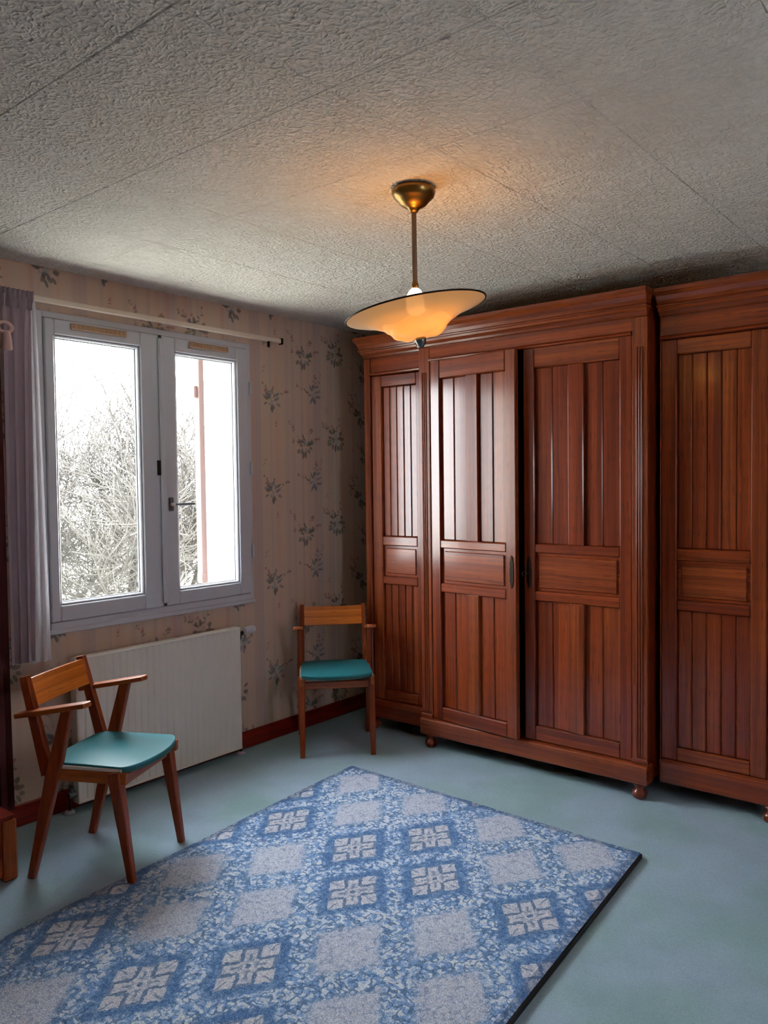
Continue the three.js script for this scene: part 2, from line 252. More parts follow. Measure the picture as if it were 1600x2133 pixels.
// window with two sashes; its frame stands on the face of the wall
const w1 = struct('window_1');
{
  const fx0 = -1.275, fx1 = -0.02, fy0 = 0.836, fy1 = 2.303, fr = 0.032, z0 = -0.045, z1 = 0.018;
  part(w1, 'frame', mergeGeometries([span(fx0, fx0 + fr, fy0, fy1, z0, z1), span(fx1 - fr, fx1, fy0, fy1, z0, z1), span(fx0 + fr, fx1 - fr, fy0, fy0 + 0.05, z0, z1 + 0.006), span(fx0 + fr, fx1 - fr, fy1 - 0.03, fy1, z0, z1)]), M.pvc);
  part(w1, 'sill', span(fx0 - 0.0, fx1 + 0.0, fy0 - 0.004, fy0 + 0.02, z1, z1 + 0.014, 0.004), M.pvc);
  for (const [sx0, sx1, px0, px1, py0, py1] of [[fx0 + fr, -0.640, -1.197, -0.748, 0.962, 2.200], [-0.634, fx1 - fr, -0.541, -0.130, 0.958, 2.197]]) {
    const s = group(w1, 'sash'), y0 = fy0 + 0.052, y1 = fy1 - 0.032, a = -0.035, b = 0.032;
    part(s, 'sash_frame', mergeGeometries([span(sx0, px0, y0, y1, a, b, 0.005), span(px1, sx1, y0, y1, a, b, 0.005), span(px0, px1, y0, py0, a, b, 0.005), span(px0, px1, py1, y1, a, b, 0.005)]), M.pvc);
    part(s, 'glazing_bead', mergeGeometries([span(px0, px0 + 0.012, py0, py1, 0.0, 0.024, 0.005), span(px1 - 0.012, px1, py0, py1, 0.0, 0.024, 0.005), span(px0 + 0.012, px1 - 0.012, py0, py0 + 0.012, 0.0, 0.024, 0.005), span(px0 + 0.012, px1 - 0.012, py1 - 0.012, py1, 0.0, 0.024, 0.005)]), M.pvc);
    part(s, 'gasket', mergeGeometries([span(px0 + 0.011, px0 + 0.017, py0, py1, -0.004, 0.004, 0.001), span(px1 - 0.017, px1 - 0.011, py0, py1, -0.004, 0.004, 0.001), span(px0, px1, py0 + 0.011, py0 + 0.016, -0.004, 0.004, 0.001), span(px0, px1, py1 - 0.016, py1 - 0.011, -0.004, 0.004, 0.001)]), M.gasket);
    part(s, 'pane', new THREE.PlaneGeometry(px1 - px0 + 0.01, py1 - py0 + 0.01), M.glass, [(px0 + px1) / 2, (py0 + py1) / 2, -0.005]);
    const vx = (px0 + px1) / 2 - (px0 < -1 ? 0 : -0.01), vw = px0 < -1 ? 0.29 : 0.26, vent = part(s, 'vent_grille', mergeGeometries([span(vx - vw / 2, vx + vw / 2, 2.232, 2.260, b - 0.001, b + 0.012, 0.003), ...Array.from({ length: 12 }, (_, k) => span(vx - vw / 2 + 0.012 + k * (vw - 0.03) / 11, vx - vw / 2 + 0.018 + k * (vw - 0.03) / 11, 2.236, 2.256, b + 0.01, b + 0.015, 0.001))]), M.grille);
    vent.userData.label = 'tan ventilation grille';
  }
  part(w1, 'batten', span(-0.650, -0.620, 0.905, 2.255, 0.030, 0.050, 0.006), M.pvc);
  const latch = part(w1, 'latch', span(-0.665, -0.648, 1.560, 1.635, 0.030, 0.045, 0.002), M.black); latch.userData.label = 'small black latch plate';
  for (const y of [0.897, 2.262]) part(w1, 'bolt_cap', span(-0.641, -0.629, y - 0.007, y + 0.007, 0.030, 0.043, 0.002), M.black);
  for (const y of [1.13, 1.60, 2.05]) part(w1, 'hinge', new THREE.CylinderGeometry(0.007, 0.007, 0.075, 10).translate(fx1 - 0.012, y, 0.03), M.pvc);
  const h = group(w1, 'handle', [-0.588, 1.41, 0.032]);
  part(h, 'rosette', span(-0.015, 0.015, -0.036, 0.036, 0, 0.010, 0.004), M.steel);
  part(h, 'neck', new THREE.CylinderGeometry(0.009, 0.009, 0.045, 14).rotateX(Math.PI / 2).translate(0, 0, 0.030), M.pale);
  part(h, 'lever', span(-0.008, 0.118, -0.0075, 0.0075, 0.042, 0.056, 0.005, 'x'), M.steel);
  // white lining of the outer reveal
  const lin = part(w1, 'outer_sill', span(WIN.x0 - 0.02, WIN.x1 + 0.02, 0.868, 0.905, -0.36, -0.046, 0.004), M.render);
}
const w2 = struct('window_2');
{
  const a = WIN2.x0, b = WIN2.x1, y0 = WIN2.y0, y1 = WIN2.y1, f = 0.03;
  part(w2, 'frame', mergeGeometries([span(a, a + f, y0, y1, -0.1, -0.05), span(b - f, b, y0, y1, -0.1, -0.05), span(a + f, b - f, y0, y0 + f, -0.1, -0.05), span(a + f, b - f, y1 - f, y1, -0.1, -0.05)]), M.pvc);
  part(w2, 'pane', new THREE.PlaneGeometry(b - a - 2 * f, y1 - y0 - 2 * f), M.glass, [(a + b) / 2, (y0 + y1) / 2, -0.075]);
  w2.position.set(X1 + T, 0, Z1); w2.rotation.y = Math.PI;
}

// ---------------------------------------------------------------- panelled wardrobes (own axes: x along the front, y up, z towards the room)
const TONES = [M.red, M.redB, M.redC, M.redD];
const VAR = rng(2024);
const tone = () => TONES[Math.floor(VAR() * 4)];
const seed = () => 1 + Math.floor(VAR() * 40);
function cornice(x0, x1, back, pts, ends) {                         // moulded strip round the front and a short return at each end
  const P = [], q = (o) => [[x0 - (ends[0] ? 0.28 * o : 0), -back], [x0 - (ends[0] ? 0.28 * o : 0), o], [x1 + (ends[1] ? 0.28 * o : 0), o], [x1 + (ends[1] ? 0.28 * o : 0), -back]];
  const tri = (a, b, c) => P.push(...a, ...b, ...c);
  for (let k = 0; k + 1 < pts.length; k++) { const [o1, y1] = pts[k], [o2, y2] = pts[k + 1], A = q(o1), B = q(o2); for (let s = 0; s < 3; s++) { const a = [A[s][0], y1, A[s][1]], b = [A[s + 1][0], y1, A[s + 1][1]], c = [B[s + 1][0], y2, B[s + 1][1]], d = [B[s][0], y2, B[s][1]]; tri(a, b, c); tri(a, c, d); } }
  for (const [k, up] of [[pts.length - 1, 1], [0, 0]]) { const A = q(pts[k][0]).map(([x, z]) => [x, pts[k][1], z]); if (up) { tri(A[0], A[1], A[2]); tri(A[0], A[2], A[3]); } else { tri(A[0], A[2], A[1]); tri(A[0], A[3], A[2]); } }
  const g = new THREE.BufferGeometry(); g.setAttribute('position', new THREE.Float32BufferAttribute(P, 3)); g.computeVertexNormals();
  return metreUV(g, 'x', 21, WU, WV);
}
function panelDoor(parent, w, planks, mull, stile, rows, turnPos, turn, name = 'door') {
  const d = group(parent, name, turnPos, turn), [yb, yt] = [rows[0], rows[7]], zf = -0.004, th = 0.030, rec = 0.020;
  part(d, 'stile', span(0, stile, yb, yt, zf - th, zf, 0.004, 'y', seed()), tone()); part(d, 'stile', span(w - stile, w, yb, yt, zf - th, zf, 0.004, 'y', seed()), tone());
  for (const [a, b] of [[rows[0], rows[1]], [rows[2], rows[3]], [rows[4], rows[5]], [rows[6], rows[7]]]) part(d, 'rail', span(stile, w - stile, a, b, zf - th, zf - 0.001, 0.005, 'x', seed()), tone());
  part(d, 'backing', span(0.01, w - 0.01, yb + 0.01, yt - 0.01, zf - th - 0.006, zf - th - 0.001, 0.001, 'y', 3), M.redC);
  const inner = w - 2 * stile, fields = mull ? [[stile, stile + (inner - mull) / 2], [stile + (inner + mull) / 2, w - stile]] : [[stile, w - stile]];
  for (const [a, b] of [[rows[1], rows[2]], [rows[5], rows[6]]]) {
    if (mull) part(d, 'mullion', span(fields[0][1], fields[1][0], a, b, zf - th, zf - 0.002, 0.004, 'y', seed()), tone());
    for (const [p, q] of fields) { const n = mull ? planks : planks, pw = (q - p) / n; for (let k = 0; k < n; k++) part(d, 'plank', span(p + k * pw + 0.0012, p + (k + 1) * pw - 0.0012, a, b, zf - th, zf - rec - (k % 2) * 0.0008, 0.0045, 'y', seed()), tone()); }
  }
  part(d, 'middle_panel', span(stile, w - stile, rows[3], rows[4], zf - th, zf - 0.018, 0.002, 'x', seed()), M.redD);
  part(d, 'raised_field', span(stile + 0.018, w - stile - 0.018, rows[3] + 0.016, rows[4] - 0.016, zf - 0.02, zf - 0.010, 0.007, 'x', seed()), M.red);
  return d;
}
function bunFoot(parent, x, z) { part(parent, 'foot', lathe([[0, 0], [0.020, 0], [0.030, 0.008], [0.036, 0.022], [0.034, 0.036], [0.024, 0.046], [0.019, 0.052], [0.024, 0.058], [0.028, 0.066], [0.028, 0.080], [0, 0.080]], 28), M.redC, [x, 0, z]); }
const ROWS = [0.174, 0.248, 0.897, 0.945, 1.141, 1.186, 2.078, 2.180];
const MOULD = [[0.004, 2.176], [0.012, 2.180], [0.014, 2.186], [0.008, 2.192], [0.004, 2.196]];
const CROWN = [[0.0, 2.258], [0.008, 2.262], [0.012, 2.272], [0.020, 2.280], [0.030, 2.286], [0.034, 2.296], [0.046, 2.298], [0.048, 2.304], [0.040, 2.310], [0.046, 2.326], [0.060, 2.344], [0.076, 2.354], [0.082, 2.358], [0.082, 2.376]];
{ // broad middle wardrobe
  const W = 2.097 - 0.789, g = thing('wardrobe', 'broad middle wardrobe standing proud, two tall panelled doors, left one slightly ajar', 'wardrobe', [0.546, 0, 0.789], -Math.PI / 2), pw = 0.073;
  part(g, 'carcass', mergeGeometries([span(0.004, 0.024, 0.08, 2.30, -0.585, -0.022, 0.002, 'y', 4), span(W - 0.024, W - 0.004, 0.08, 2.30, -0.585, -0.022, 0.002, 'y', 5), span(0.02, W - 0.02, 0.10, 2.30, -0.585, -0.565, 0.002, 'y', 6), span(0.02, W - 0.02, 0.10, 0.16, -0.57, -0.05, 0.002, 'x', 7), span(0.02, W - 0.02, 2.25, 2.30, -0.57, -0.05, 0.002, 'x', 8)]), M.redC);
  for (const x of [0, W - pw]) {
    const p = group(g, 'pilaster', [x, 0, 0]);
    part(p, 'shaft', span(0, pw, 0.172, 2.258, -0.03, 0, 0.003, 'y', seed()), M.red);
    for (const a of [0.020, 0.032, 0.044]) part(p, 'reed', new THREE.CylinderGeometry(0.0052, 0.0052, 1.92, 10).translate(a + 0.004, 1.16, 0.0005), M.redB);
    part(p, 'base_block', span(-0.004, pw + 0.004, 0.170, 0.196, -0.03, 0.007, 0.005, 'x', seed()), M.redB);
  }
  part(g, 'frieze', span(pw, W - pw, 2.182, 2.262, -0.03, -0.004, 0.002, 'x', 14), M.redD);
  part(g, 'bead_moulding', cornice(pw, W - pw, 0.01, MOULD, [0, 0]), M.redB);
  part(g, 'cornice', cornice(0, W, 0.012, CROWN, [1, 1]), M.red);
  part(g, 'top', span(0.002, W - 0.002, 2.30, 2.365, -0.585, -0.01, 0.002, 'x', 15), M.redC);
  part(g, 'plinth', span(-0.006, W + 0.006, 0.078, 0.166, -0.06, 0.018, 0.004, 'x', 16), M.red);
  part(g, 'plinth_moulding', cornice(0, W, 0.02, [[0.018, 0.160], [0.014, 0.166], [0.006, 0.171], [0.0, 0.172]], [1, 1]), M.redD);
  const dw = 0.572, L = panelDoor(g, dw, 2, 0.082, 0.064, ROWS, [pw + 0.002, 0, 0], -5.5 * Math.PI / 180), R = panelDoor(g, dw, 2, 0.082, 0.060, ROWS, [W - pw - 0.002 - dw, 0, 0], 0);
  L.userData.label = 'left door, slightly ajar and mirroring the window';
  const plate = new THREE.Shape(); plate.moveTo(0, -0.085); plate.bezierCurveTo(0.012, -0.07, 0.004, -0.055, 0.013, -0.045); plate.bezierCurveTo(0.006, -0.03, 0.016, -0.015, 0.012, 0); plate.bezierCurveTo(0.016, 0.015, 0.006, 0.03, 0.013, 0.045); plate.bezierCurveTo(0.004, 0.055, 0.012, 0.07, 0, 0.085);
  plate.bezierCurveTo(-0.012, 0.07, -0.004, 0.055, -0.013, 0.045); plate.bezierCurveTo(-0.006, 0.03, -0.016, 0.015, -0.012, 0); plate.bezierCurveTo(-0.016, -0.015, -0.006, -0.03, -0.013, -0.045); plate.bezierCurveTo(-0.004, -0.055, -0.012, -0.07, 0, -0.085);
  const pg = new THREE.ExtrudeGeometry(plate, { depth: 0.003, bevelEnabled: true, bevelSize: 0.0008, bevelThickness: 0.0008, bevelSegments: 1, curveSegments: 6 });
  part(R, 'lock_plate', pg, M.iron, [0.028, 1.04, -0.004]); part(L, 'lock_plate', pg, M.iron, [dw - 0.026, 1.04, -0.004]);
  part(R, 'key', mergeGeometries([new THREE.CylinderGeometry(0.0035, 0.0035, 0.035, 10).rotateX(Math.PI / 2).translate(0, 0, 0.0165).toNonIndexed(), new THREE.TorusGeometry(0.011, 0.0028, 8, 18).rotateY(0.5).translate(0, 0, 0.043).toNonIndexed()]), M.iron, [0.028, 1.035, -0.001]);
  for (const [x, z] of [[0.045, -0.022], [W - 0.045, -0.022], [0.05, -0.53], [W - 0.05, -0.53]]) bunFoot(g, x, z);
}
function sideWardrobe(name, label, z0, W, flip, group_) {             // narrower wardrobe with one door; its outer end has a slim post
  const g = thing(name, label, 'wardrobe', [0.635, 0, z0], -Math.PI / 2), post = 0.046;
  const px = flip ? W - post : 0, dx0 = flip ? 0.004 : post + 0.004, dw = W - post - 0.010;
  part(g, 'carcass', mergeGeometries([span(0.004, 0.024, 0.08, 2.30, -0.495, -0.03, 0.002, 'y', 4), span(W - 0.024, W - 0.004, 0.08, 2.30, -0.495, -0.03, 0.002, 'y', 5), span(0.02, W - 0.02, 0.10, 2.30, -0.495, -0.475, 0.002, 'y', 6), span(0.02, W - 0.02, 0.10, 0.16, -0.48, -0.05, 0.002, 'x', 7), span(0.02, W - 0.02, 2.25, 2.30, -0.48, -0.05, 0.002, 'x', 8)]), M.redC);
  part(g, 'post', span(px, px + post, 0.172, 2.258, -0.04, 0.010, 0.005, 'y', seed()), M.red);
  part(g, 'post', flip ? span(0, 0.003, 0.172, 2.258, -0.04, 0, 0.001, 'y', 2) : span(W - 0.003, W, 0.172, 2.258, -0.04, 0, 0.001, 'y', 2), M.red);
  part(g, 'frieze', span(flip ? 0.003 : post, flip ? W - post : W - 0.003, 2.164, 2.262, -0.03, -0.002, 0.002, 'x', 18), M.redD);
  part(g, 'bead_moulding', cornice(flip ? 0.003 : post, flip ? W - post : W - 0.003, 0.01, MOULD.map(([o, y]) => [o, y - 0.024]), [0, 0]), M.redB);
  part(g, 'cornice', cornice(0, W, 0.012, CROWN, flip ? [0, 1] : [1, 0]), M.red);
  part(g, 'top', span(0.002, W - 0.002, 2.30, 2.365, -0.495, -0.01, 0.002, 'x', 15), M.redC);
  part(g, 'plinth', span(flip ? 0 : -0.006, flip ? W + 0.006 : W, 0.078, 0.180, -0.06, 0.012, 0.004, 'x', 16), M.redB);
  part(g, 'plinth_moulding', cornice(0, W, 0.02, [[0.012, 0.174], [0.010, 0.180], [0.003, 0.186], [0.0, 0.188]], flip ? [0, 1] : [1, 0]), M.redD);
  const rows = [0.190, 0.250, 0.897, 0.945, 1.130, 1.186, 2.080, 2.150];
  panelDoor(g, dw, 5, 0, 0.070, rows, [dx0, 0, 0], flip ? 0 : 0.045);
  for (const [x, z] of [[flip ? W - 0.035 : 0.035, -0.016], [flip ? W - 0.05 : 0.05, -0.45], [flip ? 0.06 : W - 0.06, -0.45], [W / 2, -0.40]]) bunFoot(g, x, z);
}
sideWardrobe('wardrobe', 'narrow single-door wardrobe in the corner behind the far chair', 0.312, 0.450, false);
sideWardrobe('wardrobe', 'narrow single-door wardrobe at the right edge, set back beside the broad one', 2.124, 0.520, true);

// ---------------------------------------------------------------- rug
{
  const far = [0.024, 0.711], ex = [-0.99695, 0.07808], fz = [-0.02412, 0.99971], NX = 60, NZ = 40, P = [], UV = [], I = [], h = 0.020, r = rng(8);
  for (let j = 0; j <= NZ; j++) for (let i = 0; i <= NX; i++) { const a = RUG_L * i / NX, c = RUG_W * j / NZ, x = far[0] + ex[0] * a + fz[0] * c, z = far[1] + ex[1] * a + fz[1] * c; P.push(x, h + 0.003 * (fbm(a * 3, c * 3, 64, 64, 3, 2) - 0.5), z); UV.push(i / NX, j / NZ); }
  for (let j = 0; j < NZ; j++) for (let i = 0; i < NX; i++) { const a = j * (NX + 1) + i, b = a + 1, c = a + NX + 1, d = c + 1; I.push(a, b, c, b, d, c); }
  const top = new THREE.BufferGeometry(); top.setAttribute('position', new THREE.Float32BufferAttribute(P, 3)); top.setAttribute('uv', new THREE.Float32BufferAttribute(UV, 2)); top.setIndex(I); top.computeVertexNormals();
  if (top.attributes.normal.getY(0) < 0) { const idx = top.index.array; for (let k = 0; k < idx.length; k += 3) { const q = idx[k + 1]; idx[k + 1] = idx[k + 2]; idx[k + 2] = q; } top.computeVertexNormals(); }
  const g = thing('rug', 'blue rug with a trellis of floral and plain lozenges on the green carpet', 'rug');
  part(g, 'pile', top, M.rug);
  const corner = (a, c) => new THREE.Vector3(far[0] + ex[0] * a + fz[0] * c, 0, far[1] + ex[1] * a + fz[1] * c), body = [];
  for (const [a, c] of [[0.002, 0.002], [RUG_L - 0.002, 0.002], [RUG_L - 0.002, RUG_W + 0.006], [0.002, RUG_W + 0.006]]) { const q = corner(a, c); body.push(q.clone().setY(0.0005), q.clone().setY(0.0178)); }
  part(g, 'backing', metreUV(new ConvexGeometry(body), 'x'), M.rugBack);
}

// ---------------------------------------------------------------- armchairs (own axes: x across, y up, z forwards; rear feet at z = -0.21)
function makeChair() {
  const g = new THREE.Group(), zz = (s) => s - 0.215;
  for (const sx of [-1, 1]) {
    const x = sx * 0.203;
    part(g, 'rear_leg', mergeGeometries([bar([x, 0, zz(0.0)], [x, 0.40, zz(0.104)], 0.030, 0.056, 0.026, 0.030, 3), bar([x, 0.395, zz(0.103)], [x, 0.668, zz(0.176)], 0.056, 0.044, 0.030, 0.026, 3)]), M.chairLeg);
    part(g, 'back_post', bar([x * 0.935, 0.405, zz(0.074)], [x * 0.905, 0.778, zz(-0.022)], 0.050, 0.038, 0.028, 0.026, 4), M.chairLeg);
    part(g, 'front_leg', bar([x * 0.96, 0, zz(0.425)], [x * 0.96, 0.434, zz(0.362)], 0.026, 0.052, 0.027, 0.040, 5), M.chairLeg);
    part(g, 'side_rail', span(x * 0.97 - 0.011, x * 0.97 + 0.011, 0.390, 0.434, zz(0.085), zz(0.415), 0.003, 'z', 6), M.chair);
    // flat paddle arm, rising a little to the front
    const a = new THREE.Shape(); a.moveTo(-0.022, 0); a.lineTo(0.022, 0); a.bezierCurveTo(0.030, 0.10, 0.034, 0.18, 0.026, 0.30); a.quadraticCurveTo(0, 0.318, -0.020, 0.30); a.bezierCurveTo(-0.026, 0.18, -0.024, 0.10, -0.022, 0);
    const ag = new THREE.ExtrudeGeometry(a, { depth: 0.013, bevelEnabled: true, bevelSize: 0.003, bevelThickness: 0.003, bevelSegments: 2, curveSegments: 8 }); ag.scale(sx, 1, 1);
    if (sx < 0) { const q = ag.attributes.position; for (let k = 0; k < q.count; k += 3) for (const n of ['position', 'normal', 'uv']) { const t = ag.attributes[n], s = t.itemSize; for (let m = 0; m < s; m++) { const v = t.array[(k + 1) * s + m]; t.array[(k + 1) * s + m] = t.array[(k + 2) * s + m]; t.array[(k + 2) * s + m] = v; } } ag.computeVertexNormals(); }
    part(g, 'armrest', metreUV(ag, 'y', 7, WU, WV), M.chair, [x + sx * 0.004, 0.640, zz(-0.036)], [Math.PI / 2 - 0.185, 0, 0]);
  }
  part(g, 'front_rail', span(-0.186, 0.186, 0.366, 0.406, zz(0.358), zz(0.378), 0.003, 'x', 8), M.chair);
  part(g, 'rear_rail', span(-0.190, 0.190, 0.392, 0.432, zz(0.092), zz(0.112), 0.003, 'x', 9), M.chair);
  { // curved back board
    const P = [], N = 18, pts = []; for (let k = 0; k <= N; k++) { const t = k / N * 2 - 1; pts.push([t * 0.178, -0.018 * (1 - t * t)]); }
    const s = new THREE.Shape(); pts.forEach(([x, z], k) => (k ? s.lineTo(x, z) : s.moveTo(x, z))); for (let k = N; k >= 0; k--) s.lineTo(pts[k][0], pts[k][1] - 0.014);
    const bg = new THREE.ExtrudeGeometry(s, { depth: 0.106, bevelEnabled: true, bevelSize: 0.002, bevelThickness: 0.003, bevelSegments: 1 }); bg.rotateX(Math.PI / 2);
    part(g, 'backrest', metreUV(bg, 'x', 12, WU, WV), M.chairBack, [0, 0.768, zz(-0.004)], [-0.26, 0, 0]);
  }
  { // padded seat: straight sides, bowed front
    const s = new THREE.Shape(); s.moveTo(-0.188, 0.07); s.lineTo(-0.196, 0.385); s.bezierCurveTo(-0.192, 0.425, -0.10, 0.452, 0, 0.454); s.bezierCurveTo(0.10, 0.452, 0.192, 0.425, 0.196, 0.385); s.lineTo(0.188, 0.07); s.bezierCurveTo(0.1, 0.055, -0.1, 0.055, -0.188, 0.07);
    const sg = new THREE.ExtrudeGeometry(s, { depth: 0.004, bevelEnabled: true, bevelSize: 0.004, bevelThickness: 0.004, bevelSegments: 3, curveSegments: 16 }); sg.rotateX(-Math.PI / 2); sg.scale(1, 1, -1);
    const q = sg.attributes.position; for (let k = 0; k < q.count; k += 3) for (const n of ['position', 'normal', 'uv']) { const t = sg.attributes[n], z = t.itemSize; for (let m = 0; m < z; m++) { const v = t.array[(k + 1) * z + m]; t.array[(k + 1) * z + m] = t.array[(k + 2) * z + m]; t.array[(k + 2) * z + m] = v; } }
    sg.computeVertexNormals();
    const seat = part(g, 'seat', metreUV(sg, 'z', 0, 2, 2), M.teal, [0, 0.448, zz(0)]);
    const fr = new THREE.Shape(); fr.moveTo(-0.197, 0.385); fr.bezierCurveTo(-0.193, 0.426, -0.10, 0.456, 0, 0.458); fr.bezierCurveTo(0.10, 0.456, 0.193, 0.426, 0.197, 0.385); fr.lineTo(0.190, 0.385); fr.bezierCurveTo(0.186, 0.420, 0.10, 0.446, 0, 0.448); fr.bezierCurveTo(-0.10, 0.446, -0.186, 0.420, -0.190, 0.385);
    const fg = new THREE.ExtrudeGeometry(fr, { depth: 0.018, bevelEnabled: false, curveSegments: 16 }); fg.rotateX(Math.PI / 2);
    part(g, 'seat_edge', fg, M.tealDark, [0, 0.450, zz(0)]);
    for (const sx of [-1, 1]) part(g, 'edge_strip', span(sx * 0.1985 - 0.004, sx * 0.1985 + 0.004, 0.4345, 0.4475, zz(0.14), zz(0.392), 0.002, 'z'), M.pale);
  }
  return g;
}
const chair = makeChair(); chair.name = numbered('armchair'); chair.position.set(-1.323, 0, 0.604); chair.rotation.y = 26.7 * Math.PI / 180; scene.add(chair);
tag(chair, 'wooden armchair with a turquoise vinyl seat standing in front of the radiator', 'chair', 'teal-seated wooden armchairs');
const chair2 = chair.clone(); chair2.name = numbered('armchair'); chair2.position.set(0.274, 0, 0.370); chair2.rotation.y = -44.4 * Math.PI / 180; scene.add(chair2);
tag(chair2, 'wooden armchair with a dark teal seat in the corner before the wardrobe', 'chair', 'teal-seated wooden armchairs');

// ---------------------------------------------------------------- radiator
{
  const g = thing('radiator', 'cream panel radiator with fine vertical ribs hung under the window', 'radiator', [-1.17, 0, 0]), w = 0.968, y0 = 0.045, y1 = 0.722, n = 26, p = w / n;
  const s = new THREE.Shape(); s.moveTo(0, 0.070); s.lineTo(0, 0.096); for (let k = 0; k < n; k++) { const x = k * p; s.lineTo(x + p * 0.18, 0.100); s.lineTo(x + p * 0.76, 0.100); s.lineTo(x + p * 0.86, 0.0955); s.lineTo(x + p, 0.0955); } s.lineTo(w, 0.070);
  const fg = new THREE.ExtrudeGeometry(s, { depth: y1 - y0 - 0.024, bevelEnabled: false }); fg.rotateX(-Math.PI / 2); fg.scale(1, 1, -1); { const q = fg.attributes; for (const a of ['position', 'normal', 'uv']) { const t = q[a], z = t.itemSize; for (let k = 0; k < t.count; k += 3) for (let m = 0; m < z; m++) { const v = t.array[(k + 1) * z + m]; t.array[(k + 1) * z + m] = t.array[(k + 2) * z + m]; t.array[(k + 2) * z + m] = v; } } fg.computeVertexNormals(); }
  part(g, 'front_panel', fg, M.radiator, [0, y0 + 0.012, 0]);
  part(g, 'rim', mergeGeometries([span(-0.002, w + 0.002, y1 - 0.014, y1, 0.050, 0.102, 0.004), span(-0.002, w + 0.002, y0, y0 + 0.014, 0.050, 0.102, 0.004), span(-0.004, 0.008, y0, y1, 0.050, 0.101, 0.003), span(w - 0.008, w + 0.004, y0, y1, 0.050, 0.101, 0.003)]), M.radiator);
  part(g, 'rear_panel', span(0.005, w - 0.005, y0 + 0.01, y1 - 0.01, 0.040, 0.052, 0.003), M.radiator);
  for (const x of [0.2, w - 0.2]) part(g, 'bracket', span(x - 0.015, x + 0.015, 0.25, 0.62, 0.0015, 0.045, 0.002), M.radiator);
  const v = group(g, 'valve', [w, 0.680, 0.070]);
  part(v, 'valve_body', mergeGeometries([new THREE.CylinderGeometry(0.012, 0.012, 0.045, 14).rotateZ(Math.PI / 2).translate(0.022, 0, 0).toNonIndexed(), new THREE.CylinderGeometry(0.014, 0.011, 0.030, 14).translate(0.022, -0.012, 0).toNonIndexed()]), M.iron);
  part(v, 'thermostat_head', new THREE.LatheGeometry([[0, 0], [0.017, 0], [0.019, 0.004], [0.019, 0.030], [0.022, 0.034], [0.022, 0.064], [0.018, 0.072], [0, 0.074]].map(([a, b]) => new THREE.Vector2(a, b)), 24).rotateZ(-Math.PI / 2), M.pvc, [0.052, 0.012, 0.004]);
  part(g, 'pipe', tube([[w + 0.022, 0.66, 0.070], [w + 0.024, 0.5, 0.060], [w + 0.026, 0.25, 0.060], [w + 0.026, 0.0, 0.060]], 0.007, 20), M.iron);
  part(g, 'pipe', tube([[0.012, 0.090, 0.075], [-0.018, 0.088, 0.072], [-0.026, 0.070, 0.060], [-0.024, 0.0, 0.052]], 0.008, 20), M.iron);
  part(g, 'return_valve', mergeGeometries([new THREE.CylinderGeometry(0.014, 0.014, 0.05, 14).rotateZ(Math.PI / 2).translate(-0.015, 0.090, 0.075).toNonIndexed(), new THREE.CylinderGeometry(0.011, 0.013, 0.04, 14).translate(-0.024, 0.105, 0.070).toNonIndexed()]), M.steel);
  for (const [x, z] of [[-0.024, 0.052], [w + 0.026, 0.060]]) part(g, 'pipe_collar', lathe([[0.008, 0.0], [0.024, 0.0], [0.022, 0.010], [0.012, 0.016], [0.008, 0.016]], 20), M.pvc, [x, 0, z]);
}

// ---------------------------------------------------------------- curtains, rail, chest
{
  const g = thing('curtain_rail', 'thin cream curtain rail running above the window', 'curtain rail');
  part(g, 'track', span(-2.35, 0.16, 2.322, 2.347, 0.070, 0.090, 0.004, 'x'), M.rail);
  for (const x of [-2.2, -0.62, 0.10]) part(g, 'bracket', mergeGeometries([span(x - 0.010, x + 0.010, 2.314, 2.355, 0.0, 0.006, 0.002), span(x - 0.007, x + 0.007, 2.326, 2.340, 0.0, 0.075, 0.002)]), M.rail);
  part(g, 'end_stop', span(0.158, 0.170, 2.316, 2.352, 0.064, 0.096, 0.003), M.iron); part(g, 'cord_hook', span(0.060, 0.072, 2.290, 2.326, 0.072, 0.088, 0.003), M.iron);
}
function curtain(x0t, x1t, x0b, x1b, yt, yb, z, folds, amp, s, lean = 0) {
  const NX = folds * 12, NY = 40, P = [], UV = [], I = [], r = rng(s), ph = Array.from({ length: 6 }, () => r() * 6.3);
  for (let j = 0; j <= NY; j++) for (let i = 0; i <= NX; i++) {
    const u = i / NX, v = j / NY, y = yt + (yb - yt) * v, e = Math.pow(v, 0.8), x = (x0t + (x0b - x0t) * e) * (1 - u) + (x1t + (x1b - x1t) * e) * u;
    const a = u * folds * 6.283 + 0.5 * Math.sin(v * 3 + ph[0]) + 0.35 * Math.sin(u * 9 + ph[1]), k = amp * (0.55 + 0.45 * v + 0.2 * Math.sin(u * 7 + ph[2]));
    const gather = Math.exp(-v * 26) * 0.5 * amp * Math.sin(a * 3);
    P.push(x + 0.35 * k * Math.sin(2 * a + ph[3]), y, z + lean * v + k * Math.sin(a) + gather); UV.push((x1t - x0t) * 8 * u, v * 8);
  }
  for (let j = 0; j < NY; j++) for (let i = 0; i < NX; i++) { const a = j * (NX + 1) + i, b = a + 1, c = a + NX + 1, d = c + 1; I.push(a, c, b, b, c, d); }
  const g = new THREE.BufferGeometry(); g.setAttribute('position', new THREE.Float32BufferAttribute(P, 3)); g.setAttribute('uv', new THREE.Float32BufferAttribute(UV, 2)); g.setIndex(I); g.computeVertexNormals(); return g;
}
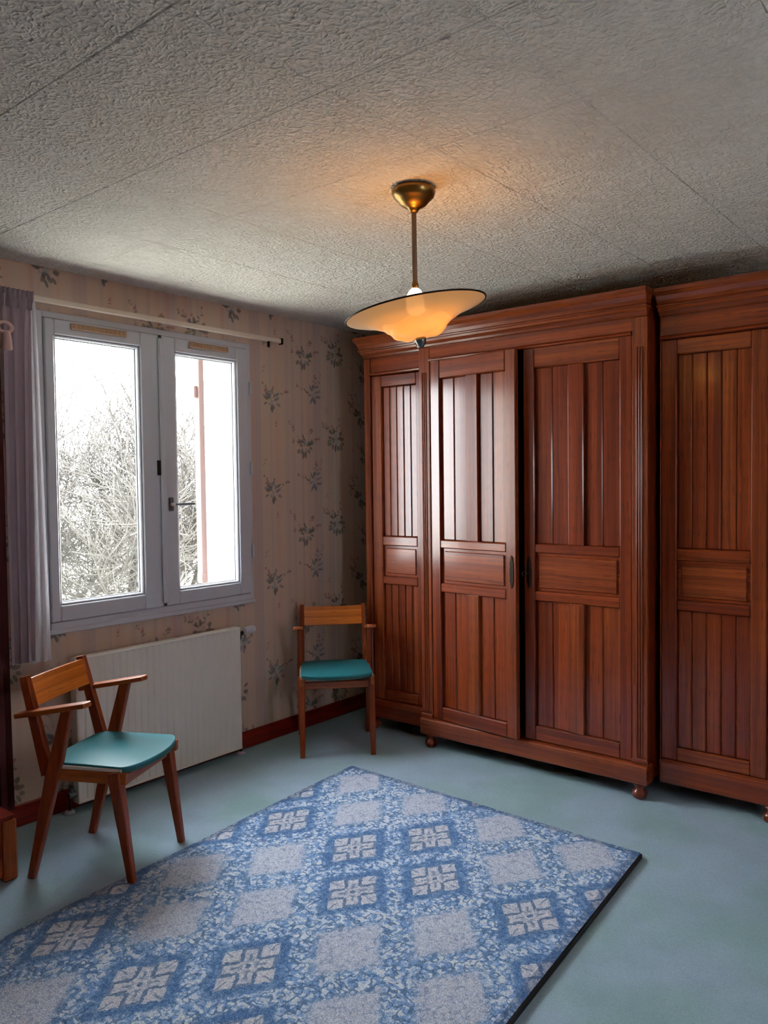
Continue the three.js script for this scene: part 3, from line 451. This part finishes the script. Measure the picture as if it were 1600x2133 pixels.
{
  const a = thing('curtain', 'dusty mauve curtain gathered at the left side of the window', 'curtain'); part(a, 'cloth', curtain(-1.482, -1.340, -1.484, -1.372, 2.322, 0.75, 0.120, 3, 0.014, 4), M.mauve);
  part(a, 'heading', curtain(-1.480, -1.338, -1.480, -1.338, 2.350, 2.270, 0.120, 7, 0.013, 9), M.mauve);
  const b = thing('curtain', 'thin pale voile curtain hanging between mauve curtain and window', 'curtain'); part(b, 'cloth', curtain(-1.338, -1.312, -1.380, -1.282, 2.320, 0.735, 0.092, 2, 0.010, 14), M.voile);
  const c = thing('curtain', 'heavy dark maroon curtain at the left edge of the photo', 'curtain'); part(c, 'cloth', curtain(-2.30, -1.502, -2.28, -1.478, 2.322, 0.125, 0.125, 9, 0.022, 24), M.maroon);
  part(c, 'heading', curtain(-2.30, -1.502, -2.30, -1.502, 2.350, 2.270, 0.125, 12, 0.018, 29), M.maroon);
  const t = thing('tieback', 'small pinkish cloth tieback on the mauve curtain', 'tieback', [-1.490, 2.17, 0.178]);
  part(t, 'band', new THREE.TorusGeometry(0.030, 0.010, 10, 20).scale(1, 0.7, 0.6), M.tie); part(t, 'tassel', lathe([[0, 0.0], [0.014, -0.004], [0.018, -0.03], [0.022, -0.075], [0.010, -0.080], [0, -0.080]], 16), M.tie, [0.006, -0.016, 0.004]);
}
{ // low wooden chest, only its right end is in the picture
  const g = thing('chest', 'low orange-brown wooden chest at the left edge below maroon curtain', 'chest', [-2.30, 0, 0.255]);
  part(g, 'carcass', span(0.015, 0.640, 0.018, 0.236, 0.004, 0.196, 0.003, 'x', 31), M.chairLeg);
  part(g, 'lid', span(0, 0.655, 0.236, 0.258, -0.004, 0.214, 0.005, 'x', 32), M.skirt);
  part(g, 'corner_post', span(0.612, 0.664, 0.0, 0.236, 0.160, 0.212, 0.006, 'y', 33), M.chair); part(g, 'corner_post', span(0.612, 0.664, 0.0, 0.236, 0.0, 0.05, 0.006, 'y', 34), M.chair);
  part(g, 'corner_post', span(0.0, 0.05, 0.0, 0.236, 0.160, 0.212, 0.006, 'y', 35), M.chair); part(g, 'corner_post', span(0.0, 0.05, 0.0, 0.236, 0.0, 0.05, 0.006, 'y', 36), M.chair);
}

// ---------------------------------------------------------------- pendant lamp
{
  const LX = -0.893, LZ = 1.850, g = thing('pendant_lamp', 'pendant lamp with tilted amber glass dish on a brass rod', 'lamp', [LX, 0, LZ]);
  part(g, 'canopy', lathe([[0.0, 2.496], [0.066, 2.496], [0.073, 2.491], [0.074, 2.482], [0.069, 2.468], [0.060, 2.459], [0.055, 2.455], [0.051, 2.450], [0.043, 2.441], [0.032, 2.434], [0.022, 2.430], [0.017, 2.424], [0.013, 2.416], [0, 2.414]].reverse(), 40), M.brass);
  const top = new THREE.Vector3(0, 2.40, 0), low = new THREE.Vector3(0.0, 2.16, 0.0);
  part(g, 'rod', tube([[0, 2.425, 0], [0.001, 2.28, 0], [0.003, 2.165, 0]], 0.0085, 12, 14), M.rod);
  const shade = group(g, 'shade', [0.003, 2.088, 0]);
  shade.rotation.set(0, 0, 0);
  // crooked by ten degrees, its low side to the left of the picture (towards -x, -z)
  const axis = new THREE.Vector3(Math.cos(0.884271 + Math.PI / 2), 0, Math.sin(0.884271 + Math.PI / 2)).normalize();
  shade.setRotationFromAxisAngle(new THREE.Vector3(-Math.sin(-0.884271), 0, -Math.cos(-0.884271)), -9.6 * Math.PI / 180);
  const glassMat = new THREE.MeshPhysicalMaterial({ color: new THREE.Color(0.86, 0.57, 0.27), roughness: 0.87, transmission: 0.40, thickness: 0, side: THREE.DoubleSide, clearcoat: 0.4, clearcoatRoughness: 0.2 });
  const prof = [[0.240, 0.0], [0.236, -0.003], [0.215, -0.010], [0.185, -0.018], [0.160, -0.026], [0.142, -0.036], [0.128, -0.042], [0.120, -0.044], [0.112, -0.054], [0.102, -0.060], [0.096, -0.066], [0.090, -0.077], [0.080, -0.082], [0.066, -0.087], [0.050, -0.090], [0.020, -0.092], [0.014, -0.092]];
  const sg = lathe(prof.slice().reverse(), 72); { const q = sg.attributes.position; for (let k = 0; k < q.count; k++) { const x = q.getX(k), z = q.getZ(k), rr = Math.hypot(x, z), th = Math.atan2(z, x), w = smooth(0.03, 0.085, rr) * smooth(0.17, 0.11, rr), f = 1 + 0.05 * w * Math.cos(7 * th); q.setX(k, x * f); q.setZ(k, z * f); q.setY(k, q.getY(k) + 0.006 * w * Math.cos(7 * th)); } sg.computeVertexNormals(); }
  part(shade, 'glass_dish', sg, glassMat);
  part(shade, 'dark_rim', new THREE.TorusGeometry(0.240, 0.0030, 8, 90).rotateX(Math.PI / 2), M.iron);
  part(shade, 'finial', lathe([[0, -0.128], [0.005, -0.126], [0.014, -0.116], [0.019, -0.104], [0.021, -0.096], [0.014, -0.090], [0.006, -0.088], [0, -0.088]], 24), M.steel);
  part(g, 'socket', lathe([[0, 2.158], [0.011, 2.158], [0.012, 2.176], [0.009, 2.188], [0, 2.188]], 24), M.brass, [0.003, 0, 0]);
  const bulbMat = new THREE.MeshStandardMaterial({ color: 0xffffff, emissive: new THREE.Color(1.0, 0.84, 0.60), emissiveIntensity: 2.4 });
  part(g, 'bulb', lathe([[0, 2.072], [0.014, 2.074], [0.026, 2.084], [0.031, 2.102], [0.031, 2.122], [0.028, 2.142], [0.020, 2.156], [0.012, 2.163], [0, 2.164]], 28), bulbMat, [0.003, 0, 0]);
  const light = new THREE.PointLight(LAMP_COLOR, LAMP_POWER, 0, 2); light.position.set(0.003, 2.145, 0); light.castShadow = true; light.shadow.radius = 1.2; light.name = 'bulb_light'; g.add(light);
}

// ---------------------------------------------------------------- outside the window
{
  const lawn = solid('lawn', metreUV(new THREE.BoxGeometry(80, 0.2, 70).translate(0, -2.95, -36), 'z', 0, 0.2, 0.2), M.grass); tag(lawn, 'pale lawn below the window outside', 'lawn'); lawn.userData.kind = 'structure';
  const g = thing('window_shutter', 'faded red folded shutter edge outside the right window pane', 'shutter', [-0.083, 0, -0.345]);
  part(g, 'leaf', span(-0.034, 0.004, 0.925, 2.42, -0.03, 0.02, 0.003, 'y'), M.shutter);
  part(g, 'hinge', mergeGeometries([span(-0.058, -0.020, 2.02, 2.09, -0.012, 0.006, 0.004), span(-0.042, 0.008, 0.935, 0.985, -0.024, 0.026, 0.004)]), M.shutter);
}
function makeTree(x, z, base, height, spread, s, lean, label) {
  const r = rng(s), limbs = [], twigs = [], g = thing('bare_tree', label, 'tree', [x, base, z]);
  const ring = (n) => Array.from({ length: n }, (_, k) => [Math.cos(k / n * 6.2832), Math.sin(k / n * 6.2832)]);
  const R3 = ring(3), R7 = ring(7);
  function seg(out, A, B, ra, rb, n) {                               // open tapered tube as plain triangles
    const d = B.clone().sub(A).normalize(), u = new THREE.Vector3(d.y > 0.9 ? 1 : 0, d.y > 0.9 ? 0 : 1, 0).cross(d).normalize(), v = d.clone().cross(u), C = n === 3 ? R3 : R7;
    const p = (P, q, c) => [P.x + q * (u.x * c[0] + v.x * c[1]), P.y + q * (u.y * c[0] + v.y * c[1]), P.z + q * (u.z * c[0] + v.z * c[1])];
    for (let k = 0; k < n; k++) { const a = p(A, ra, C[k]), b = p(A, ra, C[(k + 1) % n]), c = p(B, rb, C[(k + 1) % n]), e = p(B, rb, C[k]); out.push(...a, ...b, ...c, ...a, ...c, ...e); }
  }
  const mesh = (P) => { const q = new THREE.BufferGeometry(); q.setAttribute('position', new THREE.Float32BufferAttribute(P, 3)); q.computeVertexNormals(); return q; };
  function grow(A, dir, len, rad, depth, bag) {
    let P = A.clone(), d = dir.clone(), R = rad; const n = 4;
    for (let k = 0; k < n; k++) {
      d.add(new THREE.Vector3((r() - 0.5) * 0.5, (r() - 0.36) * 0.3, (r() - 0.5) * 0.5)).normalize();
      const B = P.clone().addScaledVector(d, len / n), R2 = Math.max(0.008, R * 0.84), big = depth >= 3;
      seg(big ? bag : twigs, P, B, R, R2, big ? 7 : 3); P = B; R = R2;
      if (depth > 0 && (k > 0 || depth < 3)) for (let q = 0; q < 2; q++) { const nd = d.clone().add(new THREE.Vector3((r() - 0.5) * 2.2, (r() - 0.42) * 1.7, (r() - 0.5) * 2.2)).normalize(); grow(P, nd, len * (0.5 + 0.25 * r()), Math.max(0.009, R * 0.5), depth - 1, bag); }
    }
  }
  const trunkTop = new THREE.Vector3(lean * 0.5, height * 0.24, 0), trunk = [];
  seg(trunk, new THREE.Vector3(0, -0.1, 0), trunkTop, 0.13, 0.10, 7); part(g, 'trunk', mesh(trunk), M.bark);
  const n = 8; for (let k = 0; k < n; k++) { const bag = [], a = k / n * 6.283 + r(), up = 0.45 + r() * 0.8; grow(trunkTop, new THREE.Vector3(Math.cos(a) * spread, up, Math.sin(a) * spread).normalize(), height * (0.44 + 0.14 * r()), 0.065, 3, bag); part(g, 'limb', mesh(bag), M.bark); }
  const t = part(g, 'twigs', mesh(twigs), M.twig); t.userData.kind = 'stuff';
  return twigs.length / 54;
}
console.log('twigs', makeTree(4.0, -8.6, -2.85, 5.5, 1.0, 11, 0.6, 'bare twiggy tree filling the left pane of the window'), makeTree(6.7, -9.4, -2.85, 5.2, 1.0, 23, -0.4, 'bare twiggy tree seen through the right pane beside the handle'), makeTree(5.6, -13.0, -2.85, 5.6, 1.0, 37, 0.2, 'farther bare tree behind the window mullion'));

scene.traverse((o) => { if (o.userData) delete o.userData._n; });
renderer.render(scene, camera);
